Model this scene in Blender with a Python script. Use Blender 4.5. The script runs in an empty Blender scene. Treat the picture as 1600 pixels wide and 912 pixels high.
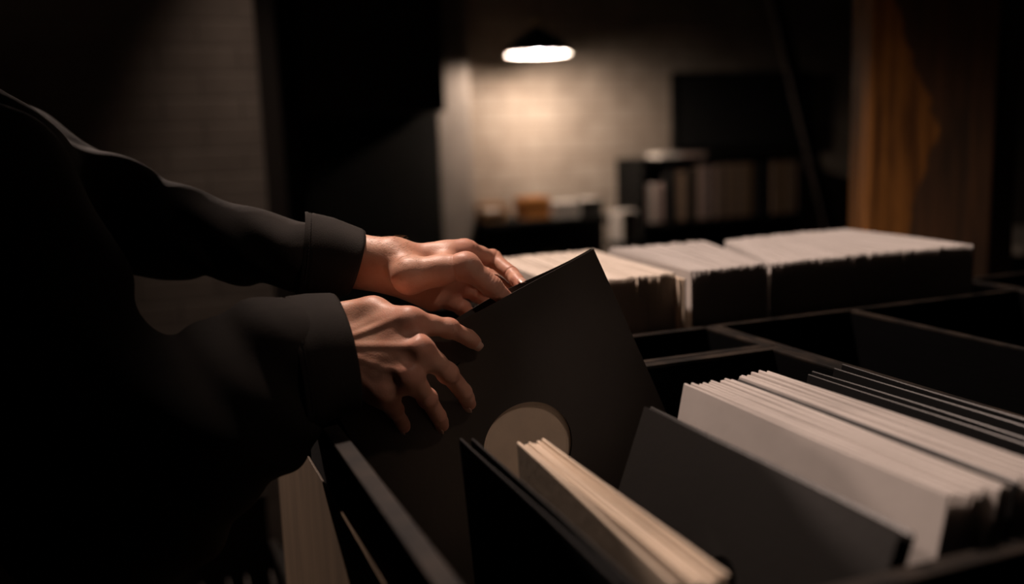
import bpy, bmesh, math, random
import numpy as np
from mathutils import Vector, Matrix

random.seed(7)
rng = np.random.default_rng(11)
scene = bpy.context.scene
COL = scene.collection
ZC = 1.32                      # camera height above the floor; z values below are written relative to it

# ------------------------------------------------------------------ camera
cam_d = bpy.data.cameras.new('camera'); cam = bpy.data.objects.new('camera', cam_d); COL.objects.link(cam)
CR = Vector((0.92796, -0.37123, -0.03273)); CD = Vector((-0.08941, -0.13652, -0.98659)); CF = Vector((0.36179, 0.91845, -0.15988))
cam.matrix_world = Matrix(((CR.x, -CD.x, -CF.x, 0), (CR.y, -CD.y, -CF.y, 0), (CR.z, -CD.z, -CF.z, ZC), (0, 0, 0, 1)))
cam_d.sensor_width = 36; cam_d.lens = 33.75; cam_d.clip_start = 0.02
cam_d.dof.use_dof = True; cam_d.dof.focus_distance = 0.985; cam_d.dof.aperture_fstop = 1.9; cam_d.dof.aperture_blades = 0
scene.camera = cam

# ------------------------------------------------------------------ world, exposure
w = bpy.data.worlds.new('world'); scene.world = w; w.use_nodes = True
w.node_tree.nodes['Background'].inputs[0].default_value = (0.55, 0.68, 1.0, 1)
w.node_tree.nodes['Background'].inputs[1].default_value = 0.0016
scene.view_settings.view_transform = 'Standard'; scene.view_settings.look = 'None'
scene.view_settings.exposure = 0.0; scene.view_settings.gamma = 1.0; scene.view_settings.use_curve_mapping = False
scene.cycles.use_denoising = True
scene.cycles.max_bounces = 6
scene.cycles.sample_clamp_indirect = 4.0
KEY_POS = (0.22, 1.52, 1.12); KEY_AIM = (0.95, 0.88, -0.20); KEY_POWER = 104.0; KEY_COLOR = (1.0, 0.75, 0.63)      # lamp over the record bins
BACK_POWER = 470.0; BACK_SPOT = 34.0; BACK_COLOR = (1.0, 0.79, 0.64)                                   # bulb of the back wall lamp, and a spot added to shift its glow
NEAR_FILL = (0.78, -0.15, 1.15); NEAR_AIM = (0.34, 0.92, -0.13); NEAR_POWER = 14.0     # weak fill spot added out of view to brighten the held sleeve
WALL_SPOT = ((0.40, 2.78, 1.35), 44.0, 25.0)              # downlight that grazes the partition wall: place, power, half angle
SIDE_LAMP = (-0.36, 2.72, 0.47); SIDE_AIM = (0.147, 0.85, -0.50); SIDE_POWER = 85.0


# ------------------------------------------------------------------ materials
def mat(name, color, rough=0.6, var=0.0, var_scale=8.0, bump=0.0, bump_scale=60.0, metal=0.0, spec=0.5, color2=None, stretch=None, emit=None, emit_strength=0.0, coat=0.0):
    m = bpy.data.materials.new(name); m.use_nodes = True
    nt = m.node_tree; b = nt.nodes['Principled BSDF']
    b.inputs['Roughness'].default_value = rough; b.inputs['Metallic'].default_value = metal
    b.inputs['Specular IOR Level'].default_value = spec
    if coat: b.inputs['Coat Weight'].default_value = coat; b.inputs['Coat Roughness'].default_value = 0.2
    b.inputs['Base Color'].default_value = (*color, 1)
    tc = nt.nodes.new('ShaderNodeTexCoord'); mp = nt.nodes.new('ShaderNodeMapping')
    nt.links.new(tc.outputs['Object'], mp.inputs['Vector'])
    if stretch: mp.inputs['Scale'].default_value = stretch
    if var or color2:
        n = nt.nodes.new('ShaderNodeTexNoise'); n.inputs['Scale'].default_value = var_scale; n.inputs['Detail'].default_value = 5
        nt.links.new(mp.outputs[0], n.inputs['Vector'])
        r = nt.nodes.new('ShaderNodeValToRGB'); r.color_ramp.elements[0].position = 0.35; r.color_ramp.elements[1].position = 0.68
        c2 = color2 or tuple(c * (1 - var) for c in color)
        r.color_ramp.elements[0].color = (*c2, 1); r.color_ramp.elements[1].color = (*color, 1)
        nt.links.new(n.outputs['Fac'], r.inputs[0]); nt.links.new(r.outputs[0], b.inputs['Base Color'])
    if bump:
        n2 = nt.nodes.new('ShaderNodeTexNoise'); n2.inputs['Scale'].default_value = bump_scale; n2.inputs['Detail'].default_value = 4
        nt.links.new(mp.outputs[0], n2.inputs['Vector'])
        bp = nt.nodes.new('ShaderNodeBump'); bp.inputs['Strength'].default_value = bump; bp.inputs['Distance'].default_value = 0.002
        nt.links.new(n2.outputs['Fac'], bp.inputs['Height']); nt.links.new(bp.outputs[0], b.inputs['Normal'])
    if emit:
        b.inputs['Emission Color'].default_value = (*emit, 1); b.inputs['Emission Strength'].default_value = emit_strength
    return m


M = {}
M['white'] = mat('white_card', (0.74, 0.69, 0.65), 0.75, 0.10, 14, 0.08, 90)
M['warm_white'] = mat('warm_white_card', (0.80, 0.72, 0.63), 0.75, 0.10, 14, 0.08, 90)
M['grey_white'] = mat('grey_white_card', (0.60, 0.565, 0.54), 0.75, 0.10, 14, 0.08, 90)
M['cream'] = mat('cream_card', (0.82, 0.68, 0.53), 0.7, 0.12, 12, 0.08, 90)
M['sleeve_card'] = mat('worn_black_card', (0.044, 0.036, 0.028), 0.42, 0.25, 9, 0.10, 120)
M['black_card'] = mat('black_card', (0.0105, 0.0095, 0.0085), 0.44, 0.25, 9, 0.10, 120)
M['black_divider'] = mat('black_matt_card', (0.0135, 0.012, 0.0105), 0.6, 0.2, 9, 0.10, 120)
M['plastic'] = mat('black_plastic_sleeve', (0.0035, 0.0038, 0.0042), 0.42, 0.2, 9, 0.06, 25, spec=0.4)
M['vinyl'] = mat('vinyl', (0.006, 0.006, 0.006), 0.25)
M['label'] = mat('record_label', (0.86, 0.69, 0.52), 0.7, 0.12, 30, 0.03, 200)
M['bin'] = mat('black_painted_wood', (0.0011, 0.0012, 0.0016), 0.85, 0.3, 10, 0.2, 60, spec=0.08, stretch=(1, 1, 4))
M['rail'] = mat('worn_black_rail', (0.046, 0.035, 0.027), 0.55, 0.0, 26, 0.25, 70, spec=0.25, color2=(0.010, 0.0095, 0.009))
M['ply'] = mat('plywood', (0.30, 0.21, 0.13), 0.65, 0.25, 9, 0.12, 60, stretch=(3, 3, 0.6))
M['skin'] = None
M['jacket'] = mat('black_cotton', (0.0175, 0.0138, 0.011), 0.85, 0.3, 35, 0.15, 700, spec=0.25)
M['thread'] = mat('black_thread', (0.012, 0.010, 0.009), 0.9)
M['trousers'] = mat('dark_denim', (0.012, 0.013, 0.017), 0.85, 0.3, 20, 0.3, 400)
M['leather'] = mat('black_leather', (0.012, 0.011, 0.010), 0.45, 0.2, 20, 0.2, 150)
M['hair'] = mat('dark_hair', (0.020, 0.012, 0.008), 0.5, 0.4, 60, 0.6, 120, stretch=(1, 1, 0.2))
M['fine_hair'] = mat('fine_brown_hair', (0.45, 0.27, 0.13), 0.5)
M['nail'] = mat('fingernail', (0.66, 0.42, 0.33), 0.32, 0.1, 60)
M['eye'] = mat('eye_white', (0.7, 0.68, 0.65), 0.2)
M['lamp_black'] = mat('black_enamel', (0.010, 0.010, 0.010), 0.35, 0.2, 10)
M['lamp_white'] = mat('white_enamel', (0.85, 0.83, 0.80), 0.4)
M['brass'] = mat('aged_brass', (0.42, 0.32, 0.19), 0.35, 0.3, 30, metal=0.9)
M['bulb'] = mat('glowing_bulb', (1, 0.9, 0.8), 0.3, emit=BACK_COLOR, emit_strength=BACK_POWER)
M['concrete'] = mat('dark_concrete', (0.035, 0.032, 0.03), 0.8, 0.35, 3, 0.3, 20)
M['ceiling'] = mat('dark_ceiling', (0.010, 0.0095, 0.009), 0.9, 0.3, 3)
M['plaster'] = mat('pale_plaster', (0.40, 0.35, 0.31), 0.85, 0.25, 5, 0.3, 30)
M['dark_panel'] = mat('dark_brown_panel', (0.035, 0.027, 0.021), 0.7, 0.3, 4, 0.2, 30, stretch=(4, 4, 0.7))
M['dark_recess'] = mat('dark_painted_panel', (0.008, 0.007, 0.006), 0.85, 0.3, 4, spec=0.2)
M['reddish'] = mat('dark_reddish_wood', (0.022, 0.011, 0.008), 0.7, 0.3, 6)
M['dark_door'] = mat('near_black_door', (0.008, 0.008, 0.008), 0.6, 0.3, 4)
M['black_furniture'] = mat('black_furniture', (0.0035, 0.0033, 0.0031), 0.75, 0.3, 6, spec=0.12)
M['tan_card'] = mat('tan_card', (0.52, 0.27, 0.11), 0.7, 0.2, 20)
M['orange_card'] = mat('orange_card', (0.62, 0.24, 0.055), 0.65, 0.2, 20)
M['brown_card'] = mat('brown_card', (0.27, 0.135, 0.055), 0.7, 0.25, 20)
M['paper'] = mat('white_paper', (0.78, 0.72, 0.66), 0.8, 0.05, 20)
M['pink_card'] = mat('pinkish_card', (0.50, 0.36, 0.32), 0.7, 0.15, 20)
M['spine_tan'] = mat('faded_tan_spine', (0.34, 0.23, 0.16), 0.8, 0.3, 30)
M['spine_brown'] = mat('faded_brown_spine', (0.20, 0.13, 0.085), 0.8, 0.3, 30)
M['spine_orange'] = mat('faded_ochre_spine', (0.29, 0.17, 0.075), 0.8, 0.3, 30)
M['dark_card'] = mat('dark_card', (0.018, 0.016, 0.015), 0.6, 0.2, 20)


def brick_mat(name, c1, c2, mortar, scale=1.0):
    m = bpy.data.materials.new(name); m.use_nodes = True; nt = m.node_tree; b = nt.nodes['Principled BSDF']
    b.inputs['Roughness'].default_value = 0.9
    tc = nt.nodes.new('ShaderNodeTexCoord'); sp = nt.nodes.new('ShaderNodeSeparateXYZ'); cb = nt.nodes.new('ShaderNodeCombineXYZ')
    nt.links.new(tc.outputs['Object'], sp.inputs[0]); nt.links.new(sp.outputs['X'], cb.inputs['X']); nt.links.new(sp.outputs['Z'], cb.inputs['Y'])
    br = nt.nodes.new('ShaderNodeTexBrick'); br.inputs['Scale'].default_value = scale
    br.inputs['Brick Width'].default_value = 0.23; br.inputs['Row Height'].default_value = 0.077; br.inputs['Mortar Size'].default_value = 0.006; br.inputs['Mortar Smooth'].default_value = 0.4
    br.inputs['Color1'].default_value = (*c1, 1); br.inputs['Color2'].default_value = (*c2, 1); br.inputs['Mortar'].default_value = (*mortar, 1)
    nt.links.new(cb.outputs[0], br.inputs['Vector'])
    n = nt.nodes.new('ShaderNodeTexNoise'); n.inputs['Scale'].default_value = 5; n.inputs['Detail'].default_value = 6
    nt.links.new(tc.outputs['Object'], n.inputs['Vector'])
    mx = nt.nodes.new('ShaderNodeMix'); mx.data_type = 'RGBA'; mx.blend_type = 'MULTIPLY'; mx.inputs[0].default_value = 0.6
    r = nt.nodes.new('ShaderNodeValToRGB'); r.color_ramp.elements[0].position = 0.3; r.color_ramp.elements[0].color = (0.45, 0.42, 0.4, 1); r.color_ramp.elements[1].position = 0.7
    nt.links.new(n.outputs['Fac'], r.inputs[0]); nt.links.new(br.outputs['Color'], mx.inputs[6]); nt.links.new(r.outputs[0], mx.inputs[7])
    nt.links.new(mx.outputs[2], b.inputs['Base Color'])
    bp = nt.nodes.new('ShaderNodeBump'); bp.inputs['Strength'].default_value = 0.6; bp.inputs['Distance'].default_value = 0.006; bp.invert = True
    nt.links.new(br.outputs['Fac'], bp.inputs['Height']); nt.links.new(bp.outputs[0], b.inputs['Normal'])
    return m


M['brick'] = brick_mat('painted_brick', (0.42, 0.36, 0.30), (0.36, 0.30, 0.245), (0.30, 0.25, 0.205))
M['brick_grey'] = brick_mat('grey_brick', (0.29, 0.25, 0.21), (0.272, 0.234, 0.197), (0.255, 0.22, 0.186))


def skin_mat():
    m = bpy.data.materials.new('skin'); m.use_nodes = True; nt = m.node_tree; b = nt.nodes['Principled BSDF']
    b.inputs['Roughness'].default_value = 0.48; b.inputs['Specular IOR Level'].default_value = 0.4
    b.inputs['Subsurface Weight'].default_value = 0.25; b.inputs['Subsurface Radius'].default_value = (1.0, 0.35, 0.2); b.inputs['Subsurface Scale'].default_value = 0.004
    tc = nt.nodes.new('ShaderNodeTexCoord')
    n = nt.nodes.new('ShaderNodeTexNoise'); n.inputs['Scale'].default_value = 38; n.inputs['Detail'].default_value = 5
    nt.links.new(tc.outputs['Object'], n.inputs['Vector'])
    r = nt.nodes.new('ShaderNodeValToRGB'); r.color_ramp.elements[0].position = 0.3; r.color_ramp.elements[1].position = 0.75
    r.color_ramp.elements[0].color = (0.56, 0.285, 0.195, 1); r.color_ramp.elements[1].color = (0.68, 0.405, 0.29, 1)
    nt.links.new(n.outputs['Fac'], r.inputs[0])
    a = nt.nodes.new('ShaderNodeAttribute'); a.attribute_name = 'redness'
    mx = nt.nodes.new('ShaderNodeMix'); mx.data_type = 'RGBA'; mx.inputs[7].default_value = (0.55, 0.225, 0.16, 1)
    nt.links.new(a.outputs['Fac'], mx.inputs[0]); nt.links.new(r.outputs[0], mx.inputs[6]); nt.links.new(mx.outputs[2], b.inputs['Base Color'])
    v = nt.nodes.new('ShaderNodeTexVoronoi'); v.inputs['Scale'].default_value = 620
    nt.links.new(tc.outputs['Object'], v.inputs['Vector'])
    bp = nt.nodes.new('ShaderNodeBump'); bp.inputs['Strength'].default_value = 0.25; bp.inputs['Distance'].default_value = 0.0004
    nt.links.new(v.outputs['Distance'], bp.inputs['Height']); nt.links.new(bp.outputs[0], b.inputs['Normal'])
    return m


M['skin'] = skin_mat()


def post_mat():
    m = bpy.data.materials.new('two_tone_timber'); m.use_nodes = True; nt = m.node_tree; b = nt.nodes['Principled BSDF']
    b.inputs['Roughness'].default_value = 0.6
    N = nt.nodes.new; L = nt.links.new
    tc = N('ShaderNodeTexCoord'); sp = N('ShaderNodeSeparateXYZ'); L(tc.outputs['Generated'], sp.inputs[0])
    mp = N('ShaderNodeMapping'); mp.inputs['Scale'].default_value = (24, 24, 2.2); L(tc.outputs['Object'], mp.inputs['Vector'])
    n = N('ShaderNodeTexNoise'); n.inputs['Scale'].default_value = 1.6; n.inputs['Detail'].default_value = 6; L(mp.outputs[0], n.inputs['Vector'])
    n2 = N('ShaderNodeTexNoise'); n2.inputs['Scale'].default_value = 22; n2.inputs['Detail'].default_value = 5; L(tc.outputs['Object'], n2.inputs['Vector'])
    # the edge of the dark brown area: where it lies across the face, by height
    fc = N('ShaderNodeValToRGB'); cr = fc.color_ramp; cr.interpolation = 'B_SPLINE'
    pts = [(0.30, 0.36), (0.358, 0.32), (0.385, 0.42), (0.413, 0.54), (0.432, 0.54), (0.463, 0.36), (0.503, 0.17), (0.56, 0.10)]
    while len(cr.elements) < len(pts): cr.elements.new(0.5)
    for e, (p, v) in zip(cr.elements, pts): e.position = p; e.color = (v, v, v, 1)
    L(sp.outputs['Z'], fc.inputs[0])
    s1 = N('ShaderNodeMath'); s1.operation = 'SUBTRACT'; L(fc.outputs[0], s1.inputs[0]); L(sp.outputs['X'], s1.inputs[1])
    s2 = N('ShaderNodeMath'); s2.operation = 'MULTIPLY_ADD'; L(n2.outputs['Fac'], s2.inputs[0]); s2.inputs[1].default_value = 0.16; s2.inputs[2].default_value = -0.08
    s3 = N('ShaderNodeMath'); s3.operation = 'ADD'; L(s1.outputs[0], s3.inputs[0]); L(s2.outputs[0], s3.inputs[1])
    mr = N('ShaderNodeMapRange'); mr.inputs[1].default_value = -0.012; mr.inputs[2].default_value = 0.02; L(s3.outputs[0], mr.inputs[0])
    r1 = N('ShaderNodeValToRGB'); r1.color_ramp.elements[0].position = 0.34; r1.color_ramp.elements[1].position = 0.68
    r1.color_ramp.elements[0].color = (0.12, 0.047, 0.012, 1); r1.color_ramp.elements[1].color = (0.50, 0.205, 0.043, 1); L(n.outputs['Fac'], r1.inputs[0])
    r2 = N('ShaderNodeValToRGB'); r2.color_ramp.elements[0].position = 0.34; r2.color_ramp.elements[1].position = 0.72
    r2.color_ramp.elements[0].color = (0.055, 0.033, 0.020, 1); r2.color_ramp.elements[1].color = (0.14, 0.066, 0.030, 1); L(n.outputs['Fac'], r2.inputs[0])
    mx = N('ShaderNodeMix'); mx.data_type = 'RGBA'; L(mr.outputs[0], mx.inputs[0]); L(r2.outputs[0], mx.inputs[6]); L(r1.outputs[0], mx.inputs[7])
    L(mx.outputs[2], b.inputs['Base Color'])
    bp = N('ShaderNodeBump'); bp.inputs['Strength'].default_value = 0.4; bp.inputs['Distance'].default_value = 0.004; L(n.outputs['Fac'], bp.inputs['Height']); L(bp.outputs[0], b.inputs['Normal'])
    return m


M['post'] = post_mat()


# ------------------------------------------------------------------ helpers
def tag(o, label=None, cat=None, group=None, kind=None):
    if label: o['label'] = label
    if cat: o['category'] = cat
    if group: o['group'] = group
    if kind: o['kind'] = kind
    return o


def empty(name, loc, label=None, cat=None, group=None, rot=(0, 0, 0)):
    o = bpy.data.objects.new(name, None); COL.objects.link(o); o.empty_display_size = 0.05
    o.location = loc; o.rotation_euler = rot
    return tag(o, label, cat, group)


def obj(name, bm_or_mesh, material, parent=None, smooth=False, world=False):
    """links one mesh object; with world=True the mesh is written in world space and moved under its parent"""
    if isinstance(bm_or_mesh, bmesh.types.BMesh):
        me = bpy.data.meshes.new(name); bm_or_mesh.normal_update(); bm_or_mesh.to_mesh(me); bm_or_mesh.free()
    else:
        me = bm_or_mesh
    if world and parent is not None:
        me.transform(Matrix.Translation(-Vector(parent.location)))
    o = bpy.data.objects.new(name, me); COL.objects.link(o)
    if not me.materials: me.materials.append(material)
    if smooth:
        for p in me.polygons: p.use_smooth = True
    if parent is not None: o.parent = parent
    return o


def box(bm, x0, x1, y0, y1, z0, z1, bevel=0.0):
    r = bmesh.ops.create_cube(bm, size=1.0)
    vs = r['verts']
    for v in vs:
        v.co = Vector((x0 + (v.co.x + .5) * (x1 - x0), y0 + (v.co.y + .5) * (y1 - y0), z0 + (v.co.z + .5) * (z1 - z0)))
    if bevel:
        es = list({e for v in vs for e in v.link_edges})
        bmesh.ops.bevel(bm, geom=es, offset=bevel, segments=2, affect='EDGES', profile=0.6)
    return bm


def lathe(bm, prof, seg=40, closed=False):
    rings = []
    for r, z in prof:
        if r < 1e-6: rings.append([bm.verts.new((0, 0, z))])
        else: rings.append([bm.verts.new((r * math.cos(2 * math.pi * k / seg), r * math.sin(2 * math.pi * k / seg), z)) for k in range(seg)])
    for a, b in zip(rings, rings[1:]):
        for k in range(seg):
            k2 = (k + 1) % seg
            if len(a) == 1 and len(b) == 1: continue
            if len(a) == 1: bm.faces.new((a[0], b[k2], b[k]))
            elif len(b) == 1: bm.faces.new((a[k], a[k2], b[0]))
            else: bm.faces.new((a[k], a[k2], b[k2], b[k]))
    bmesh.ops.recalc_face_normals(bm, faces=bm.faces)
    return bm


def tube(bm, pts, rad, seg=8):
    pts = [Vector(p) for p in pts]; rings = []
    for i, p in enumerate(pts):
        t = (pts[min(i + 1, len(pts) - 1)] - pts[max(i - 1, 0)]).normalized()
        a = t.orthogonal().normalized() if i == 0 else (a - t * a.dot(t)).normalized()
        b = t.cross(a); r = rad[i] if isinstance(rad, (list, tuple)) else rad
        rings.append([bm.verts.new(p + (a * math.cos(2 * math.pi * k / seg) + b * math.sin(2 * math.pi * k / seg)) * r) for k in range(seg)])
    for A, B in zip(rings, rings[1:]):
        for k in range(seg): bm.faces.new((A[k], A[(k + 1) % seg], B[(k + 1) % seg], B[k]))
    bm.faces.new(rings[0][::-1]); bm.faces.new(rings[-1])
    return bm


def zr(z): return z + ZC


# ------------------------------------------------------------------ room shell
def slab(name, x0, x1, y0, y1, z0, z1, m, bevel=0.0):
    return tag(obj(name, box(bmesh.new(), x0, x1, y0, y1, z0, z1, bevel), m), kind='structure')


slab('floor', -3.2, 6.2, -1.6, 5.2, -0.1, 0.0, M['concrete'])
slab('ceiling', -3.2, 6.2, -1.6, 5.2, 3.1, 3.2, M['ceiling'])
slab('wall_back', -3.2, 6.2, 4.72, 4.9, 0, 3.1, M['brick'])
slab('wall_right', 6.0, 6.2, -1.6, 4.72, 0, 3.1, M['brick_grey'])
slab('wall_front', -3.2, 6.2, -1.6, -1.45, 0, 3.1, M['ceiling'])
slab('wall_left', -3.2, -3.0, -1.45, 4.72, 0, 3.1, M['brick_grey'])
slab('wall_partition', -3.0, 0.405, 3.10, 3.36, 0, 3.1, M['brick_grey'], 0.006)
slab('trim_1', 0.41, 0.475, 3.16, 3.30, 0, 3.1, M['dark_panel'], 0.004)
slab('wall_recess', 0.75, 1.376, 4.36, 4.455, 0, 3.1, M['dark_recess'])
slab('trim_2', 1.400, 1.575, 4.46, 4.72, 0, 3.1, M['plaster'], 0.012)
slab('trim_3', 0.70, 1.325, 4.08, 4.355, zr(0.115), 3.1, M['dark_panel'], 0.01)
bm = bmesh.new(); box(bm, -0.30, 0.75, 4.40, 4.45, 0, 2.2, 0.004)
for x0, x1 in ((-0.18, 0.18), (0.28, 0.64)):
    for z0, z1 in ((0.2, 0.95), (1.1, 2.0)): box(bm, x0, x1, 4.392, 4.41, z0, z1, 0.006)
tag(obj('door_1', bm, M['dark_door']), kind='structure')
slab('wall_lintel', -0.32, 0.78, 4.38, 4.46, 2.2, 3.1, M['dark_panel'])


# ------------------------------------------------------------------ big timber post and what stands around it
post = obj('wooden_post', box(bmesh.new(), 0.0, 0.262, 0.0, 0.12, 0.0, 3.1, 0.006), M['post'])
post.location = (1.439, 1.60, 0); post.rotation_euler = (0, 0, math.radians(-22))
tag(post, 'wide timber post with orange wood and a dark brown area', 'post')
plank = obj('leaning_plank', box(bmesh.new(), -0.03, 0.03, -0.012, 0.012, 0.0, 2.2, 0.003), M['reddish'])
plank.location = (3.17, 3.45, 0); plank.rotation_euler = (0, math.radians(-17.5), 0)
tag(plank, 'dark reddish brown plank leaning in shadow behind the timber post', 'plank')


# ------------------------------------------------------------------ plywood stand and the black record bins in it
stand = empty('plywood_stand', (0.55, 0.8, 0), 'pale plywood stand carrying the black record bins', 'stand')
bm = bmesh.new(); box(bm, 0.1468, 0.1490, 0.395, 1.215, 0.0, zr(-0.318), 0.0004)
obj('side_panel', bm, M['ply'], stand, world=True)
bm = bmesh.new(); box(bm, 0.1468, 0.1490, 0.968, 1.215, zr(-0.3178), zr(-0.272), 0.0004)
obj('raised_side_panel', bm, M['ply'], stand, world=True)
bm = bmesh.new(); box(bm, 0.149, 1.90, 0.395, 0.407, 0.0, zr(-0.33), 0.0015)
obj('front_panel', bm, M['ply'], stand, world=True)
bm = bmesh.new(); box(bm, 0.30, 1.90, 1.216, 1.51, zr(-0.585), zr(-0.566), 0.001); box(bm, 0.1492, 1.90, 0.408, 1.215, zr(-0.585), zr(-0.566), 0.001)
obj('deck', bm, M['ply'], stand, world=True)
for x, y in ((0.34, 1.44), (1.84, 1.44), (1.84, 0.43), (0.17, 0.43)):
    bm = bmesh.new(); box(bm, x - .02, x + .02, y - .02, y + .02, 0.0, zr(-0.586), 0.002)
    obj('leg', bm, M['ply'], stand, world=True)


def bin_(x0, x1, y0, y1, ztop, zfloor, label, t=0.016, dividers=(), walls='lrfb', tl=None):
    """an open-topped box: four walls with a worn rail on each, a floor, and cross dividers"""
    root = empty('record_bin', ((x0 + x1) / 2, (y0 + y1) / 2, zr(zfloor - 0.012)), label, 'record bin', 'black record bins')
    bm = bmesh.new(); box(bm, x0, x1, y0, y1, zr(zfloor - 0.012), zr(zfloor), 0.001); obj('bin_floor', bm, M['bin'], root, world=True)
    span = {'l': (x0, x0 + t, y0, y1), 'r': (x1 - t, x1, y0, y1), 'f': (x0 + t, x1 - t, y0, y0 + t), 'b': (x0 + t, x1 - t, y1 - t, y1)}
    nm = {'l': 'side_wall', 'r': 'side_wall', 'f': 'front_wall', 'b': 'back_wall'}
    for k in walls:
        a, b, c, d = span[k]
        bm = bmesh.new(); box(bm, a, b, c, d, zr(zfloor), zr(ztop - 0.004), 0.0008); wl = obj(nm[k], bm, M['bin'], root, world=True)
        bm = bmesh.new(); box(bm, a, b, c, d, zr(ztop - 0.004), zr(ztop), 0.0012)
        me_o = obj('rail', bm, M['rail'], root, world=True); me_o.parent = wl
    for (a, b, c, d) in dividers:
        bm = bmesh.new(); box(bm, a, b, c, d, zr(zfloor), zr(ztop - 0.004), 0.0008); wl = obj('divider', bm, M['bin'], root, world=True)
        bm = bmesh.new(); box(bm, a, b, c, d, zr(ztop - 0.004), zr(ztop), 0.0012)
        me_o = obj('rail', bm, M['rail'], root, world=True); me_o.parent = wl
    return root


RT = -0.265
bin_(0.150, 0.725, 0.408, 0.958, RT, -0.545, 'black record bin being searched, holding the black, cream and white sleeves')
bin_(0.150, 0.725, 0.960, 1.105, RT, -0.545, 'shallow empty black bin between the held sleeve and the white rows', t=0.012)
bin_(0.7265, 1.30, 0.408, 1.105, RT, -0.545, 'long empty black bin on the right with a thin middle divider', t=0.010, dividers=((0.958, 0.967, 0.42, 1.094),))
bin_(0.300, 1.300, 1.107, 1.512, RT - 0.012, -0.512, 'wide black bin packed with rows of white sleeves', t=0.010)
bin_(1.302, 1.90, 0.408, 1.225, RT, -0.545, 'empty black bin at the right below the timber post', t=0.012, dividers=((1.58, 1.59, 0.42, 1.213),))


# ------------------------------------------------------------------ record sleeves
def sleeve_mesh(name, L, H, t, m, nseg=10, wob=0.0, ruffle=0.0):
    """folded card sleeve standing on its lower edge: fold on top, mouth open towards -y with a dark slot inside"""
    bm = bmesh.new()
    prof = [(-t / 2, 0), (-t / 2, H - .0012), (-t * .28, H - .0002), (t * .28, H - .0002), (t / 2, H - .0012), (t / 2, 0)]
    rings = []
    ph = rng.uniform(0, 6.28, 4)
    for i in range(nseg + 1):
        y = -L / 2 + L * i / nseg
        dx = wob * math.sin(3.1 * i / nseg + ph[0]); dz = ruffle * math.sin(5 * i / nseg + ph[1])
        rings.append([bm.verts.new((x + dx * (z / H), y, z + (dz if z > H / 2 else 0))) for x, z in prof])
    n = len(prof)
    for a, b in zip(rings, rings[1:]):
        for k in range(n): bm.faces.new((a[k], b[k], b[(k + 1) % n], a[(k + 1) % n]))
    bm.faces.new(rings[-1][::-1])
    # mouth: rim, then an inner slot
    c = 0.00045
    inn = [(-t / 2 + c, .001), (-t / 2 + c, H - .002), (-t * .2, H - .0012), (t * .2, H - .0012), (t / 2 - c, H - .002), (t / 2 - c, .001)]
    dx = wob * math.sin(ph[0])
    r1 = [bm.verts.new((x + dx * (z / H), -L / 2, z)) for x, z in inn]
    r2 = [bm.verts.new((x + dx * (z / H), -L / 2 + .03, z)) for x, z in inn]
    for k in range(n):
        k2 = (k + 1) % n
        bm.faces.new((rings[0][k], rings[0][k2], r1[k2], r1[k])); bm.faces.new((r1[k], r1[k2], r2[k2], r2[k]))
    bm.faces.new(r2)
    bmesh.ops.recalc_face_normals(bm, faces=bm.faces)
    me = bpy.data.meshes.new(name); bm.to_mesh(me); bm.free(); me.materials.append(m)
    return me


SL = 0.315
PRO = {}
for key, L, H, t, m, wob in (('white', SL, SL, .0028, 'white', .0006), ('warm_white', SL, SL, .0030, 'warm_white', .0006), ('grey_white', SL, SL, .0026, 'grey_white', .0006),
                             ('cream', .290, .280, .0031, 'cream', .0005), ('black_card', SL, SL, .0030, 'black_card', .0008), ('plastic', SL, .300, .0030, 'plastic', .0015), ('front_plastic', .310, .286, .0026, 'plastic', .0010)):
    PRO[key] = [sleeve_mesh('record_sleeve', L, H, t, M[m], wob=wob, ruffle=.0006) for _ in range(3)]
PROTO = {}


def sleeve(kind, x, y, z, lean, yaw, label, group=None):
    """one sleeve: base centre (x, y, z), lean about its lower edge in degrees (positive = top to +x), yaw in degrees"""
    me = PRO[kind][int(rng.integers(3))]
    if kind in PROTO:
        o = PROTO[kind].copy(); o.data = me
    else:
        o = bpy.data.objects.new('record_sleeve', me); PROTO[kind] = o
    COL.objects.link(o)
    o.location = (x, y, zr(z)); o.rotation_euler = (0, math.radians(lean), math.radians(yaw))
    for k in ('group',):
        if k in o: del o[k]
    return tag(o, label, 'record sleeve', group)


FL = -0.5445
# white block leaning back at the right of the near bin
for i in range(11):
    x = 0.4050 + i * 0.0049
    lab = 'foremost white sleeve of the block behind the black card, its whole face showing' if i == 0 else 'white record sleeve leaning in the block behind its foremost white sleeve'
    sleeve('white', x, 0.597 + rng.normal() * .003, FL + abs(rng.normal()) * .0014, 12.0 + rng.normal() * .08, rng.normal() * .15, lab, None if i == 0 else 'white sleeves of the first leaning block')
sleeve('black_card', 0.4610, 0.600, FL, 12.8, 0.0, 'thin black sleeve showing as a dark line between the two white blocks')
for i in range(8):
    sleeve('white', 0.4680 + i * 0.0048, 0.603 + rng.normal() * .003, FL + abs(rng.normal()) * .0014, 12.0 + rng.normal() * .08, rng.normal() * .15,
           'white record sleeve in the second leaning block, right of the black line', 'white sleeves of the second leaning block')
for i in range(7):
    x = (0.5165, 0.534, 0.541, 0.571, 0.5835, 0.609, 0.6265)[i]
    sleeve('plastic', x, 0.612 + 0.006 * i + rng.normal() * .003, FL, 12.6 + rng.normal() * .3 + (.8 if i > 3 else 0), 0.4 * rng.normal(),
           'last glossy black sleeve of the bin, against its right wall' if i == 6 else 'glossy black sleeve leaning behind the white blocks', None if i == 6 else 'glossy black sleeves behind the white blocks')
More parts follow.
